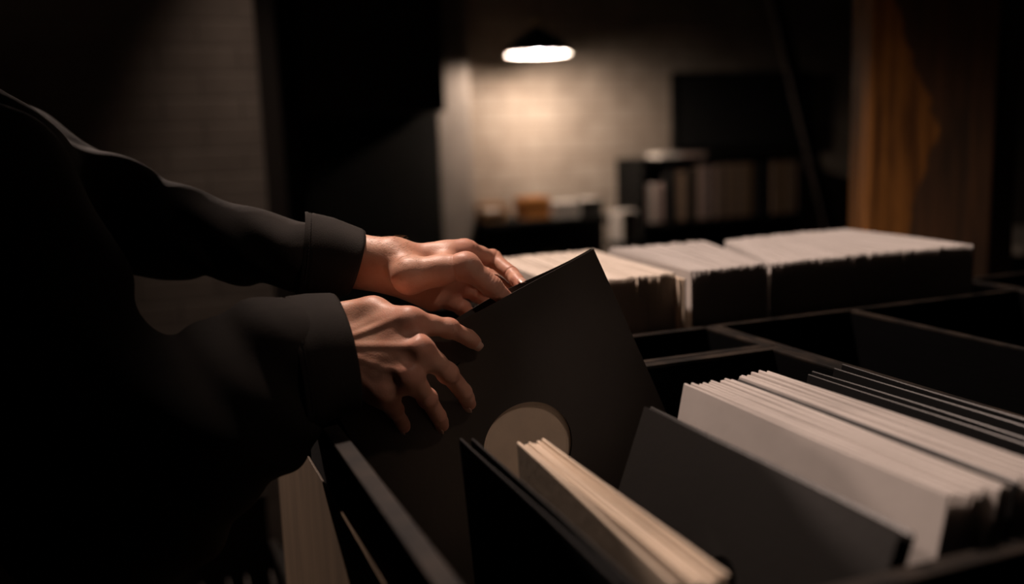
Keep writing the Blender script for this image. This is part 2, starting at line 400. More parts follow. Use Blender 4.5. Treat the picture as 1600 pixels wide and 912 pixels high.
# cream sleeves in front
for i in range(7):
    x = (0.2985, 0.3058, 0.3092, 0.3126, 0.3160, 0.3194, 0.3228)[i]
    h = (0.0, -.0022, -.0008, -.0016, -.0026, -.0010, .0016)[i]
    lab = {0: 'front cream sleeve, set apart from the cream row by a narrow gap', 6: 'rearmost and tallest cream sleeve of the short cream row'}.get(i, 'cream sleeve in the middle of the short cream row before the held sleeve')
    sleeve('cream', x, 0.600 + rng.normal() * .002, FL + .0024 + h, -2.0 - (0.3 if i == 0 else 0), -2.4 + .15 * i - (.9 if i == 0 else 0), lab, None if i in (0, 6) else 'middle cream sleeves')
# two glossy black sleeves at the very front
sleeve('front_plastic', 0.2665, 0.618, FL, -3.6, -1.4, 'front glossy black sleeve of the pair with pale edges below the near hand')
sleeve('front_plastic', 0.2745, 0.612, FL, -3.6, -1.6, 'rear glossy black sleeve of the pair with pale edges, nearer the cream row')


# the big black card with a round hole, between the cream row and the white block
def holed_card(bm, S, hole_r, hy, hz, t, n=64, front=True):
    """square panel in y,z with a round hole centred (hy,hz); thickness t along x"""
    def sq(a):
        c, s = math.cos(a), math.sin(a); k = []
        if abs(c) > 1e-9: k.append(((S / 2 if c > 0 else -S / 2) - hy) / c)
        if abs(s) > 1e-9: k.append(((S if s > 0 else 0) - hz) / s)
        r = min(k); return hy + r * c, hz + r * s
    angs = sorted([2 * math.pi * k / n for k in range(n)] + [math.atan2((S if sz else 0) - hz, (S / 2 if sy else -S / 2) - hy) % (2 * math.pi) for sy in (0, 1) for sz in (0, 1)])
    V = []
    for a in angs:
        y, z = sq(a); hy_, hz_ = hy + hole_r * math.cos(a), hz + hole_r * math.sin(a)
        V.append([bm.verts.new((sx * t / 2, yy, zz)) for sx in (-1, 1) for yy, zz in ((y, z), (hy_, hz_))])
    m = len(V)
    for k in range(m):
        a, b = V[k], V[(k + 1) % m]
        bm.faces.new((a[0], b[0], b[1], a[1])); bm.faces.new((a[2], a[3], b[3], b[2])); bm.faces.new((a[1], b[1], b[3], a[3])); bm.faces.new((a[0], a[2], b[2], b[0]))
    bmesh.ops.recalc_face_normals(bm, faces=bm.faces)


card = empty('die_cut_sleeve', (0.3120, 0.5900, zr(FL + .001)), 'large black sleeve with a round hole leaning before the white block', 'record sleeve', rot=(0, math.radians(20.5), 0))
bm = bmesh.new(); holed_card(bm, SL, 0.021, -0.012, 0.218, 0.0006); bmesh.ops.translate(bm, verts=bm.verts, vec=(-.0014, 0, 0)); obj('front_panel', bm, M['black_divider'], card)
bm = bmesh.new(); box(bm, .0011, .0017, -SL / 2, SL / 2, 0, SL); obj('back_panel', bm, M['black_divider'], card)
rec = empty('vinyl_record', card.matrix_basis @ Vector((0, 0, .155)), 'black record seen through the hole of the large black sleeve', 'record', rot=(0, math.radians(20.5 + 90), 0))
rec.location = Vector((0.3120, 0.5900, zr(FL + .001))) + Vector((math.sin(math.radians(20.5)) * .1535, -.006, math.cos(math.radians(20.5)) * .1535))
bm = bmesh.new(); lathe(bm, [(0.0037, -.0006), (0.15, -.0006), (0.151, 0), (0.15, .0006), (0.0037, .0006), (0.0037, -.0006)], 64); obj('disc', bm, M['vinyl'], rec)
bm = bmesh.new(); lathe(bm, [(0.0037, -.00075), (0.050, -.00075), (0.050, -.00062)], 48); obj('center_label', bm, M['dark_card'], rec)
# a few thin dark sleeves right behind it
for i in range(2):
    sleeve('black_card', 0.3185 + .0042 * i, 0.585 + .003 * i, FL, 20.0 - .4 * i, 0.3 * rng.normal(), ('first', 'second')[i] + ' thin black sleeve behind the large black sleeve with the round hole')

# packed white rows in the far bin
ZF = -0.511
YN, YF = 1.127, 1.470


def row(n, kind, xn0, xn1, xf0, xf1, label, group, dz=0.0, bow=0.0, jit=.0005):
    for i in range(n):
        u = (i + .5) / n
        xn, xf = xn0 + (xn1 - xn0) * u, xf0 + (xf1 - xf0) * u
        s = rng.normal() * jit
        yc = (YN + YF) / 2 - .006 + s + bow * math.sin(math.pi * u)
        sleeve(kind, (xn + xf) / 2, yc, ZF + dz + rng.normal() * .0008 + .002, rng.normal() * .08, -math.degrees(math.atan2(xf - xn, YF - YN)), label, group)


row(41, 'warm_white', 0.512, 0.688, 0.540, 0.722, 'white sleeve of the packed row behind the held black sleeve, left of the gap', 'white sleeves left of the gap')
for i in range(3):
    sleeve('cream', 0.6985 + .0052 * i, 1.268 - .006 * (i % 2), ZF + .031, 0, -3 - i, 'yellowish sleeve standing loose in the gap between the packed white rows', 'loose sleeves in the gap')
row(34, 'grey_white', 0.7155, 0.842, 0.752, 0.945, 'grey white sleeve of the fanned row just right of the gap', 'fanned grey white sleeves', dz=.001)
row(78, 'grey_white', 0.846, 1.236, 0.985, 1.262, 'white sleeve of the long packed row running up to the timber post', 'white sleeves up to the post', dz=0.0, bow=.010)


# ------------------------------------------------------------------ the held sleeve, turned to face the room, and its record
A0 = Vector((0.4528, 0.9115, -0.1203)); EU = (Vector((0.1653, 0.9276, -0.2480)) - A0) / SL; EV = (Vector((0.5806, 0.9095, -0.4082)) - A0) / SL
EU.normalize(); EV = (EV - EU * EV.dot(EU)).normalized(); EN = EU.cross(EV)
if EN.y > 0: EN = -EN            # towards the room's near side


def held_pt(u, v, off, side):
    """u runs along the upper edge from the raised corner, v down the right edge; the mouth gapes round u=.115"""
    g = math.exp(-((u - .118) / .055) ** 2) * math.exp(-(v / .075) ** 2)
    t = min(1.0, max(0.0, (u - .02) / .09)); t = t * t * (3 - 2 * t)
    p = A0 + EU * u + EV * v + EN * off
    p += EN * (0.007 * g if side > 0 else -0.0115 * g)
    p -= EN * 0.010 * t * max(0.0, 1 - v / .10) ** 2          # the gripped upper edge is pulled back
    if side > 0: p += EN * 0.004 * math.sin(math.pi * v / SL) * (1 - 0.3 * u / SL)
    return p + Vector((0, 0, ZC))


held = empty('record_sleeve', A0 + EU * (SL / 2) + EV * (SL / 2) + Vector((0, 0, ZC)), 'black record sleeve with a round centre hole, held tilted by both hands', 'record sleeve')


def panel(off, side, th, hole):
    bm = bmesh.new(); n = 44; cu = cv = SL / 2; R = 0.0502
    # polar patch round the centre hole blended to the square outline
    rings = 15; seg = 128
    grid = []
    for a in range(seg):
        t = 2 * math.pi * a / seg; c, s = math.cos(t), math.sin(t)
        k = min((SL / 2) / abs(c) if abs(c) > 1e-9 else 9, (SL / 2) / abs(s) if abs(s) > 1e-9 else 9)
        r0 = R if hole else 0.004
        grid.append([(cu + (r0 + (k - r0) * i / rings) * c, cv + (r0 + (k - r0) * i / rings) * s) for i in range(rings + 1)])
    F = [[bm.verts.new(held_pt(u, v, off + th / 2, side)) for u, v in col] for col in grid]
    B = [[bm.verts.new(held_pt(u, v, off - th / 2, side)) for u, v in col] for col in grid]
    for a in range(seg):
        b = (a + 1) % seg
        for i in range(rings):
            bm.faces.new((F[a][i], F[b][i], F[b][i + 1], F[a][i + 1])); bm.faces.new((B[a][i], B[a][i + 1], B[b][i + 1], B[b][i]))
        bm.faces.new((F[a][rings], F[b][rings], B[b][rings], B[a][rings]))
        bm.faces.new((F[a][0], B[a][0], B[b][0], F[b][0]))
    if not hole:
        bm.faces.new([F[a][0] for a in range(seg)]); bm.faces.new([B[a][0] for a in range(seg)][::-1])
    bmesh.ops.recalc_face_normals(bm, faces=bm.faces)
    return bm


obj('front_panel', panel(.0022, 1, .0006, True), M['sleeve_card'], held, smooth=False, world=True)
obj('back_panel', panel(-.0022, -1, .0006, False), M['sleeve_card'], held, smooth=False, world=True)
# folded seams that close the right and lower edges
for nm, f in (('side_seam', lambda s: (0.0008, s)), ('bottom_seam', lambda s: (s, SL - 0.0008))):
    bm = bmesh.new(); pr = []
    for i in range(41):
        u, v = f(SL * i / 40)
        pr.append([bm.verts.new(held_pt(u, v, .0022, 1)), bm.verts.new(held_pt(u, v, -.0022, -1))])
    for a, b in zip(pr, pr[1:]): bm.faces.new((a[0], b[0], b[1], a[1]))
    so = obj(nm, bm, M['sleeve_card'], held, world=True)
    md = so.modifiers.new('thickness', 'SOLIDIFY'); md.thickness = 0.0005
lp = empty('vinyl_record', A0 + EU * (SL / 2) + EV * (SL / 2 + .001) + EN * .0008 + Vector((0, 0, ZC)), 'black record with a plain tan label inside the held sleeve', 'record')
lp.rotation_mode = 'QUATERNION'; lp.rotation_quaternion = EN.to_track_quat('Z', 'Y')
bm = bmesh.new(); lathe(bm, [(0.0054, -.0008), (0.124, -.0008), (0.125, 0), (0.124, .0004), (0.051, .0004), (0.050, .0002), (0.0054, .0002), (0.0054, -.0008)], 96); obj('disc', bm, M['vinyl'], lp)
bm = bmesh.new(); lathe(bm, [(0.0052, .0003), (0.0445, .0003), (0.046, .0006), (0.0505, .0006), (0.0508, .0003)], 96); obj('center_label', bm, M['label'], lp)


# ------------------------------------------------------------------ lamps
def pendant(loc, R, label, bulb_mat, cord_top, aim=None):
    """bell shade with white lining, brass cap, bulb and cord; aim turns the shade towards a direction"""
    root = empty('pendant_lamp', loc, label, 'lamp')
    H = R * 0.82
    rot = Matrix.Identity(4) if aim is None else (-Vector(aim)).to_track_quat('Z', 'Y').to_matrix().to_4x4()
    prof_o = [(R, 0), (R * 1.01, .004), (R * .98, .02), (R * .80, H * .38), (R * .55, H * .66), (R * .30, H * .86), (R * .20, H), (R * .17, H + .01)]
    prof_i = [(r - .003, z + .001) for r, z in prof_o[1:]][::-1]
    bm = bmesh.new(); lathe(bm, prof_o, 48); bm.transform(rot); sh = obj('lamp_shade', bm, M['lamp_black'], root, smooth=True)
    bm = bmesh.new(); lathe(bm, [(0, H - .004)] + [(r, z) for r, z in prof_i if z < H - .003] + [(R - .001, .0005)], 48); bm.transform(rot); ins = obj('shade_lining', bm, M['lamp_white'], root, smooth=True); ins.parent = sh; ins['label'] = 'white enamel inside of the shade'
    bm = bmesh.new(); lathe(bm, [(0, H + .055), (R * .10, H + .05), (R * .15, H + .03), (R * .16, H + .008), (0, H + .004)], 24); bm.transform(rot); obj('socket_cap', bm, M['brass'], root, smooth=True)
    top = rot @ Vector((0, 0, H + .05))
    bm = bmesh.new(); tube(bm, [top, top + Vector((0, 0, .03)), (top.x, top.y, cord_top - loc[2])], .0035); obj('cord', bm, M['lamp_black'], root)
    bm = bmesh.new(); lathe(bm, [(0, .008), (.018, .012), (.030, .028), (.033, .045), (.026, .066), (.016, .082), (.013, H - .006), (0, H - .005)], 24); bm.transform(rot); obj('bulb', bm, bulb_mat, root, smooth=True)
    return root


def spot(loc, aim, power, half, blend, size, color):
    l = bpy.data.lights.new('lamp_light', 'SPOT'); l.energy = power; l.spot_size = math.radians(2 * half); l.spot_blend = blend; l.shadow_soft_size = size; l.color = color
    o = bpy.data.objects.new('lamp_light', l); COL.objects.link(o); o.location = loc; o.rotation_euler = (-Vector(aim)).to_track_quat('Z', 'Y').to_euler()


pendant((1.846, 4.25, zr(0.3755)), 0.151, 'lit black pendant lamp glowing before the brick back wall', M['bulb'], 3.1)

spot(Vector((1.846, 4.25, zr(0.3755) + .004)), (0.50, 0.50, -0.42), BACK_SPOT, 50, 1.0, .05, BACK_COLOR)
key_bulb = mat('frosted_bulb', (1, 0.9, 0.8), 0.3, emit=KEY_COLOR, emit_strength=0.8)
kp = Vector((KEY_POS[0], KEY_POS[1], zr(KEY_POS[2]))); ka = (Vector(KEY_AIM) - Vector(KEY_POS)).normalized()
pendant(kp, 0.17, 'black lamp with a tilted shade hanging over the record bins', key_bulb, 3.1, aim=ka)
spot(kp + ka * .01, ka, KEY_POWER, 35.5, .48, .055, KEY_COLOR)
np_, na_ = Vector((NEAR_FILL[0], NEAR_FILL[1], zr(NEAR_FILL[2]))), (Vector(NEAR_AIM) - Vector(NEAR_FILL)).normalized()
pendant(np_, 0.12, 'added fill lamp with a black tilted shade, out of view on the near side of the bins', key_bulb, 3.1, aim=na_)
spot(np_ + na_ * .01, na_, NEAR_POWER, 10.2, 1.0, .05, KEY_COLOR)
sp_, sa_ = Vector((SIDE_LAMP[0], SIDE_LAMP[1], zr(SIDE_LAMP[2]))), (Vector(SIDE_AIM) - Vector(SIDE_LAMP)).normalized()
pendant(sp_, 0.09, 'small black lamp with a tilted shade hanging behind the person', key_bulb, 3.1, aim=sa_)
spot(sp_ + sa_ * .01, sa_, SIDE_POWER, 15, .7, .04, KEY_COLOR)
(wx, wy, wz), wp, wa = WALL_SPOT
dl = empty('downlight', (wx, wy, zr(wz)), 'black tube downlight hanging close to the partition wall', 'lamp')
bm = bmesh.new(); lathe(bm, [(.046, 0), (.05, 0), (.05, .16), (.012, .165), (.012, .18), (0, .18)], 32); obj('housing', bm, M['lamp_black'], dl, smooth=False)
bm = bmesh.new(); lathe(bm, [(0, .06), (.02, .058), (.045, .05)], 32); obj('lens', bm, key_bulb, dl, smooth=True)
bm = bmesh.new(); tube(bm, [(0, 0, .178), (0, 0, 3.1 - zr(wz))], .006); obj('rod', bm, M['lamp_black'], dl)
spot(Vector((wx, wy, zr(wz) - .004)), (0, 0, -1), wp, wa, 1.0, .04, KEY_COLOR)


# ------------------------------------------------------------------ table by the back wall
TX, TY = 0.072, 0.17                   # how far the cabinet and what lies on it stand back towards the wall
tb = empty('side_table', (1.83, 4.32, 0), 'low black cabinet under the lit lamp, littered with boxes and papers', 'cabinet')
zt = zr(-0.409)
bm = bmesh.new(); box(bm, 1.500, 2.165, 4.26, 4.66, zt - .035, zt, .004); obj('cabinet_top', bm, M['black_furniture'], tb, world=True)
bm = bmesh.new(); box(bm, 1.520, 2.145, 4.29, 4.64, 0.06, zt - .036, .003); obj('cabinet_body', bm, M['black_furniture'], tb, world=True)
for x0, x1 in ((1.530, 1.828), (1.838, 2.135)):
    bm = bmesh.new(); box(bm, x0, x1, 4.275, 4.289, 0.10, zt - .05, .002); dr = obj('door', bm, M['black_furniture'], tb, world=True)
    hx = 1.813 if x0 < 1.6 else 1.853
    bm = bmesh.new(); box(bm, hx - .006, hx + .006, 4.255, 4.274, zt - .26, zt - .16, .003); h = obj('handle', bm, M['brass'], tb, world=True); h.parent = dr
for x, y in ((1.55, 4.32), (2.12, 4.32), (2.12, 4.60), (1.55, 4.60)):
    bm = bmesh.new(); box(bm, x - .02, x + .02, y - .02, y + .02, 0, 0.0595, .002); obj('foot', bm, M['black_furniture'], tb, world=True)


def lidded_box(name, x0, x1, y0, y1, z0, z1, m, label, lid=True, rotz=0.0, cat='box'):
    cx, cy = (x0 + x1) / 2, (y0 + y1) / 2
    r = empty(name, (cx + TX, cy + TY, z0), label, cat, rot=(0, 0, rotz)); X, Y, Zh = (x1 - x0) / 2, (y1 - y0) / 2, z1 - z0
    obj('body', box(bmesh.new(), -X, X, -Y, Y, 0, Zh * .7, .002), m, r)
    obj('lid', box(bmesh.new(), -X - .003, X + .003, -Y - .003, Y + .003, Zh * .7 + .0003, Zh, .003), m, r)
    return r


lidded_box('flat_box', 1.515, 1.612, 4.16, 4.30, zt, zt + .055, M['tan_card'], 'small tan box at the left end of the black cabinet')
lidded_box('flat_box', 1.60, 1.735, 4.42, 4.56, zt, zt + .072, M['brown_card'], 'dark brown flat box behind the tan box on the cabinet')
lidded_box('cardboard_box', 1.735, 1.868, 4.20, 4.34, zt, zt + .105, M['orange_card'], 'orange cardboard box standing in the middle of the black cabinet')
lidded_box('cardboard_box', 1.893, 2.030, 4.19, 4.31, zt, zt + .078, M['paper'], 'white box between the orange box and the black box')
lidded_box('cardboard_box', 2.045, 2.155, 4.19, 4.32, zt, zt + .080, M['dark_card'], 'black box at the right end of the black cabinet')
for i in range(4):
    o = obj('paper_sheet', box(bmesh.new(), -.10, .10, -.07, .07, 0, .0016), M['paper']); o.location = (1.562, 4.215 + .004 * i, zt + .0556 + .0018 * i) if i < 2 else (2.10, 4.245, zt + .0806 + .0018 * (i - 2))
    o.location.x += TX; o.location.y += TY
    o.scale = (0.42, 0.8, 1); o.rotation_euler = (0, 0, .1 * i)
    tag(o, ('lower sheet of paper lying on the small tan box', 'upper sheet of paper lying on the small tan box', 'lower sheet of paper lying on the black box', 'upper sheet of paper lying on the black box')[i], 'paper')
# a low stool with a pile of white papers beside the cabinet
tb.location.x += TX; tb.location.y += TY - .13
st = empty('stool', (2.225, 4.10, 0), 'small black stool between the cabinet and the record shelf', 'stool')
bm = bmesh.new(); lathe(bm, [(0, zr(-.56)), (.085, zr(-.56)), (.09, zr(-.55)), (.085, zr(-.54)), (0, zr(-.538))], 28); bmesh.ops.translate(bm, verts=bm.verts, vec=(2.225, 4.10, 0)); obj('seat', bm, M['black_furniture'], st, world=True)
for k in range(4):
    a = math.pi / 4 + k * math.pi / 2
    bm = bmesh.new(); tube(bm, [(2.225 + .055 * math.cos(a), 4.10 + .055 * math.sin(a), zr(-.561)), (2.225 + .11 * math.cos(a), 4.10 + .11 * math.sin(a), 0)], .011); obj('leg', bm, M['black_furniture'], st, world=True)
st.location.x += TX; st.location.y += TY
pile = lidded_box('white_carton', 2.175, 2.27, 4.05, 4.15, zr(-.5378), zr(-.385), M['paper'], 'white carton standing on the small stool beside the shelf', cat='carton', rotz=.2)

# ------------------------------------------------------------------ record shelf
sx0, sx1, sy0, sy1 = 2.485, 3.53, 4.42, 4.70
zs0, zs1 = zr(-0.475), zr(-0.168)
sh = empty('record_shelf', ((sx0 + sx1) / 2, (sy0 + sy1) / 2, 0), 'low black shelf filled with worn record spines by the back wall', 'shelf')
for nm, b in (('top_board', (sx0, sx1, sy0, sy1, zs1, zs1 + .03)), ('shelf_board', (sx0 + .031, sx1 - .031, sy0, sy1 - .016, zs0 - .03, zs0)), ('side_board', (sx0, sx0 + .03, sy0, sy1, 0, zs1 - .0005)),
              ('side_board', (sx1 - .03, sx1, sy0, sy1, 0, zs1 - .0005)), ('back_board', (sx0 + .031, sx1 - .031, sy1 - .015, sy1, 0.05, zs1 - .0005)), ('divider', (3.282, 3.305, sy0 + .008, sy1 - .016, zs0 + .0005, zs1 - .0005)),
              ('bottom_board', (sx0 + .031, sx1 - .031, sy0, sy1 - .016, .05, .08))):
    bm = bmesh.new(); box(bm, *b, .003); obj(nm, bm, M['black_furniture'], sh, world=True)


def spine_mesh(name, w, h, d):
    bm = bmesh.new(); box(bm, -w / 2, w / 2, 0, d, 0, h, min(.004, w * .3)); me = bpy.data.meshes.new(name); bm.to_mesh(me); bm.free(); return me


SPINES = [(2.462, 'pink_card', .030, .200), (2.440, 'paper', .026, .205), (2.468, 'pink_card', .024, .198), (2.496, 'pink_card', .022, .202), (2.522, 'dark_card', .022, .26), (2.548, 'dark_card', .024, .27), (2.574, 'dark_card', .020, .27),
          (2.602, 'spine_brown', .026, .262), (2.630, 'spine_tan', .024, .258), (2.656, 'dark_card', .022, .27), (2.682, 'dark_card', .024, .275), (2.712, 'spine_brown', .026, .28), (2.742, 'pink_card', .028, .285), (2.772, 'pink_card', .024, .282),
          (2.800, 'dark_card', .022, .28), (2.828, 'pink_card', .026, .283), (2.856, 'spine_brown', .022, .285), (2.882, 'dark_card', .020, .28), (2.910, 'spine_tan', .026, .288), (2.938, 'spine_brown', .024, .286), (2.968, 'spine_brown', .026, .289),
          (2.996, 'spine_tan', .022, .288), (3.024, 'spine_brown', .026, .289), (3.054, 'spine_orange', .024, .287), (3.082, 'dark_card', .022, .28), (3.110, 'dark_card', .022, .28), (3.140, 'dark_card', .022, .28),
          (3.210, 'spine_tan', .026, .29), (3.240, 'spine_brown', .026, .29), (3.270, 'spine_orange', .026, .289), (3.298, 'spine_tan', .024, .29), (3.326, 'spine_brown', .026, .289), (3.354, 'spine_tan', .022, .288)]
names = {'pink_card': 'pinkish', 'paper': 'white', 'dark_card': 'dark', 'spine_brown': 'brown', 'spine_tan': 'tan', 'spine_orange': 'ochre'}
for i, (x, c, wd, hh) in enumerate(SPINES):
    o = bpy.data.objects.new('boxed_record', spine_mesh('boxed_record', wd - .004, hh, .24)); COL.objects.link(o); o.data.materials.append(M[c])
    o.location = (x + (.065 if x == 2.462 else .115), sy0 + .002 + .004 * rng.random(), zs0 + .0006)
    where = 'at the left end of the black shelf' if x < 2.51 else ('right of the shelf divider' if x > 3.19 else ('against the left side of the shelf divider' if x > 3.07 else ('in the left half of the black shelf' if x < 2.72 else 'in the middle of the black shelf')))
    tag(o, '%s record spine standing %s' % (names[c], where), 'record', '%s spines %s' % (names[c], where))
for i, (x0, x1, m_, lb) in enumerate(((2.62, 2.74, 'paper', 'pile of pale paper lying on top of the black shelf'), (2.76, 2.90, 'pink_card', 'flat pinkish folder lying on top of the black shelf'))):
    bm = bmesh.new(); box(bm, x0, x1, 4.44, 4.60, zs1 + .0305, zs1 + .052 - .008 * i, .002); tag(obj('paper_pile' if i == 0 else 'folder', bm, M[m_]), lb, 'paper' if i == 0 else 'folder')
# dark cloth-covered board hanging on the back wall over the shelf
hb = empty('wall_board', (3.30, 4.70, zr(.02)), 'big black board on the back wall above the record shelf', 'board')
bm = bmesh.new(); box(bm, 2.86, 3.76, 4.685, 4.715, zr(-.09), zr(.30), .003); obj('panel', bm, M['dark_door'], hb, world=True)
for b in ((2.84, 2.86), (3.76, 3.78)):
    bm = bmesh.new(); box(bm, b[0], b[1], 4.675, 4.717, zr(-.11), zr(.32), .003); obj('frame_rail', bm, M['black_furniture'], hb, world=True)
for b in ((-.11, -.09), (.30, .32)):
    bm = bmesh.new(); box(bm, 2.8605, 3.7595, 4.675, 4.717, zr(b[0]), zr(b[1]), .003); obj('frame_rail', bm, M['black_furniture'], hb, world=True)

# pale ledge far behind the post at the right edge
ct = empty('counter', (3.75, 3.05, 0), 'dark counter with a pale top seen beyond the right side of the post', 'counter')
bm = bmesh.new(); box(bm, 3.38, 4.6, 2.85, 3.35, zr(-.55), zr(-.50), .004); obj('counter_top', bm, M['plaster'], ct, world=True)
bm = bmesh.new(); box(bm, 3.42, 4.55, 2.90, 3.32, 0, zr(-.551), .004); obj('counter_body', bm, M['black_furniture'], ct, world=True)
pl = obj('dark_board', box(bmesh.new(), 0, .05, 0, .03, 0, 2.9, .003), M['dark_panel']); pl.location = (1.700, 1.522, 0); pl.rotation_euler = (0, 0, math.radians(-22)); tag(pl, 'narrow dark upright board against the right side of the post', 'board')

# ------------------------------------------------------------------ crate of sleeves low on the floor at the left
cr = empty('floor_crate', (0.03, 1.72, 0), 'dark crate of pale sleeves low on the floor beside the stand', 'crate')
for nm, b in (('crate_floor', (-.22, .12, 1.50, 1.92, .02, .035)), ('side_wall', (-.22, -.205, 1.50, 1.92, .0355, .40)), ('side_wall', (.105, .12, 1.50, 1.92, .0355, .40)), ('front_wall', (-.2045, .1045, 1.50, 1.515, .0355, .40)), ('back_wall', (-.2045, .1045, 1.905, 1.92, .0355, .52))):
    bm = bmesh.new(); box(bm, *b, .002); obj(nm, bm, M['dark_panel'], cr, world=True)
for k in range(4):
    bm = bmesh.new(); x, y = ((-.19, 1.53), (.09, 1.53), (-.19, 1.89), (.09, 1.89))[k]; box(bm, x - .02, x + .02, y - .02, y + .02, 0, .0195, .002); obj('foot', bm, M['dark_panel'], cr, world=True)
cr.location.x += .13; cr.location.y += .29
for i in range(11):
    o = bpy.data.objects.new('record_sleeve', PRO['white' if i % 3 else 'cream'][i % 3]); COL.objects.link(o)
    o.location = (-.048 + .0265 * i, 1.99, .037); o.rotation_euler = (0, math.radians(rng.normal() * 1.0), math.radians(rng.normal()))
    tag(o, 'white sleeve standing in the dark crate on the floor' if i % 3 else 'cream sleeve standing in the dark crate on the floor', 'record sleeve', 'white sleeves in the floor crate' if i % 3 else 'cream sleeves in the floor crate')


# ------------------------------------------------------------------ the person: smooth-union distance fields turned into meshes
def cap(p, a, b, r1, r2):
    a = np.asarray(a, float); b = np.asarray(b, float); ba = b - a
    t = np.clip(((p - a) @ ba) / (ba @ ba), 0, 1)
    return np.linalg.norm(p - a - t[:, None] * ba, axis=1) - (r1 + (r2 - r1) * t)


def sph(p, c, r): return np.linalg.norm(p - np.asarray(c, float), axis=1) - r


def ell(p, c, r, R=None):
    q = p - np.asarray(c, float)
    if R is not None: q = q @ np.asarray(R, float).T
    r = np.asarray(r, float); k = np.linalg.norm(q / r, axis=1); k2 = np.linalg.norm(q / (r * r), axis=1)
    return k * (k - 1) / np.maximum(k2, 1e-9)


def smin(a, b, k):
    h = np.maximum(k - np.abs(a - b), 0) / k
    return np.minimum(a, b) - h * h * k * .25


def smax(a, b, k): return -smin(-a, -b, k)


def surface(fn, lo, hi, h, band=4):
    """naive surface nets of fn(points) < 0 on a grid of step h, evaluated only near the surface"""
    lo = np.asarray(lo, float); n = np.ceil((np.asarray(hi, float) - lo) / h).astype(int) + 1
    cs = band; nc = n // cs + 2
    ax_ = [lo[i] + h * cs * (np.arange(nc[i]) + .5) - h * .5 for i in range(3)]
    G = np.stack(np.meshgrid(*ax_, indexing='ij'), -1).reshape(-1, 3)
    fc = fn(G).reshape(nc)
    F = np.repeat(np.repeat(np.repeat(fc, cs, 0), cs, 1), cs, 2)[:n[0], :n[1], :n[2]].copy()
    I = np.argwhere(np.abs(F) < h * cs * 1.9)
    vals = np.empty(len(I))
    for s in range(0, len(I), 400000):
        vals[s:s + 400000] = fn(lo + h * I[s:s + 400000])
    F[I[:, 0], I[:, 1], I[:, 2]] = vals
    ins = F < 0
    cnt = np.zeros(n - 1, int); acc = np.zeros((*(n - 1), 3)); ne = np.zeros(n - 1)
    for dx in (0, 1):
        for dy in (0, 1):
            for dz in (0, 1): cnt += ins[dx:n[0] - 1 + dx, dy:n[1] - 1 + dy, dz:n[2] - 1 + dz]
    act = (cnt > 0) & (cnt < 8); C = np.argwhere(act)
    idx = -np.ones(n - 1, int); idx[act] = np.arange(len(C))
    P = np.zeros((len(C), 3)); W = np.zeros(len(C))
    cor = np.array([(i, j, k) for i in (0, 1) for j in (0, 1) for k in (0, 1)])
    V = np.stack([F[C[:, 0] + c[0], C[:, 1] + c[1], C[:, 2] + c[2]] for c in cor], 1)
    for i in range(8):
        for j in range(i + 1, 8):
            if np.abs(cor[i] - cor[j]).sum() != 1: continue
            a, b = V[:, i], V[:, j]; m = (a < 0) != (b < 0)
            t = np.where(m, a / np.where(m, a - b, 1), 0)
            P += np.where(m[:, None], cor[i] + t[:, None] * (cor[j] - cor[i]), 0); W += m
    P = lo + h * (C + P / W[:, None])
    quads = []
    for ax in range(3):
        o1, o2 = [(1, 2), (2, 0), (0, 1)][ax]
        sl0 = [slice(1, -1)] * 3; sl0[ax] = slice(0, n[ax] - 1); sl1 = list(sl0); sl1[ax] = slice(1, n[ax])
        a, b = ins[tuple(sl0)], ins[tuple(sl1)]
        for flip, msk in ((False, a & ~b), (True, ~a & b)):
            E = np.argwhere(msk)
            if not len(E): continue
            base = E + 1; base[:, ax] -= 1
            def cell(d1, d2):
                q = base.copy(); q[:, o1] -= d1; q[:, o2] -= d2
                return idx[q[:, 0], q[:, 1], q[:, 2]]
            Q = np.stack([cell(1, 1), cell(0, 1), cell(0, 0), cell(1, 0)], 1)
            quads.append(Q[:, ::-1] if flip else Q)
    Q = np.concatenate(quads); Q = Q[(Q >= 0).all(1)]
    return P, Q


def relax(P, Q, it=1, lam=.5):
    for _ in range(it):
        S = np.zeros_like(P); c = np.zeros(len(P))
        for k in range(4):
            np.add.at(S, Q[:, k], P[Q[:, (k + 1) % 4]] + P[Q[:, k - 1]]); np.add.at(c, Q[:, k], 2)
        P = P + lam * (S / np.maximum(c, 1)[:, None] - P)
    return P


def mesh_from(parts, name):
    vs, fs, off = [], [], 0
    for P, Q in parts: vs.append(P); fs.append(Q + off); off += len(P)
    V = np.concatenate(vs); Fq = np.concatenate(fs)
    me = bpy.data.meshes.new(name)
    me.vertices.add(len(V)); me.vertices.foreach_set('co', V.astype(np.float32).ravel())
    me.loops.add(Fq.size); me.loops.foreach_set('vertex_index', Fq.astype(np.int32).ravel())
    me.polygons.add(len(Fq)); me.polygons.foreach_set('loop_start', np.arange(0, Fq.size, 4, dtype=np.int32)); me.polygons.foreach_set('loop_total', np.full(len(Fq), 4, dtype=np.int32))
    me.polygons.foreach_set('use_smooth', np.ones(len(Fq), dtype=bool))
    me.update(calc_edges=True); me.validate()
    return me, V


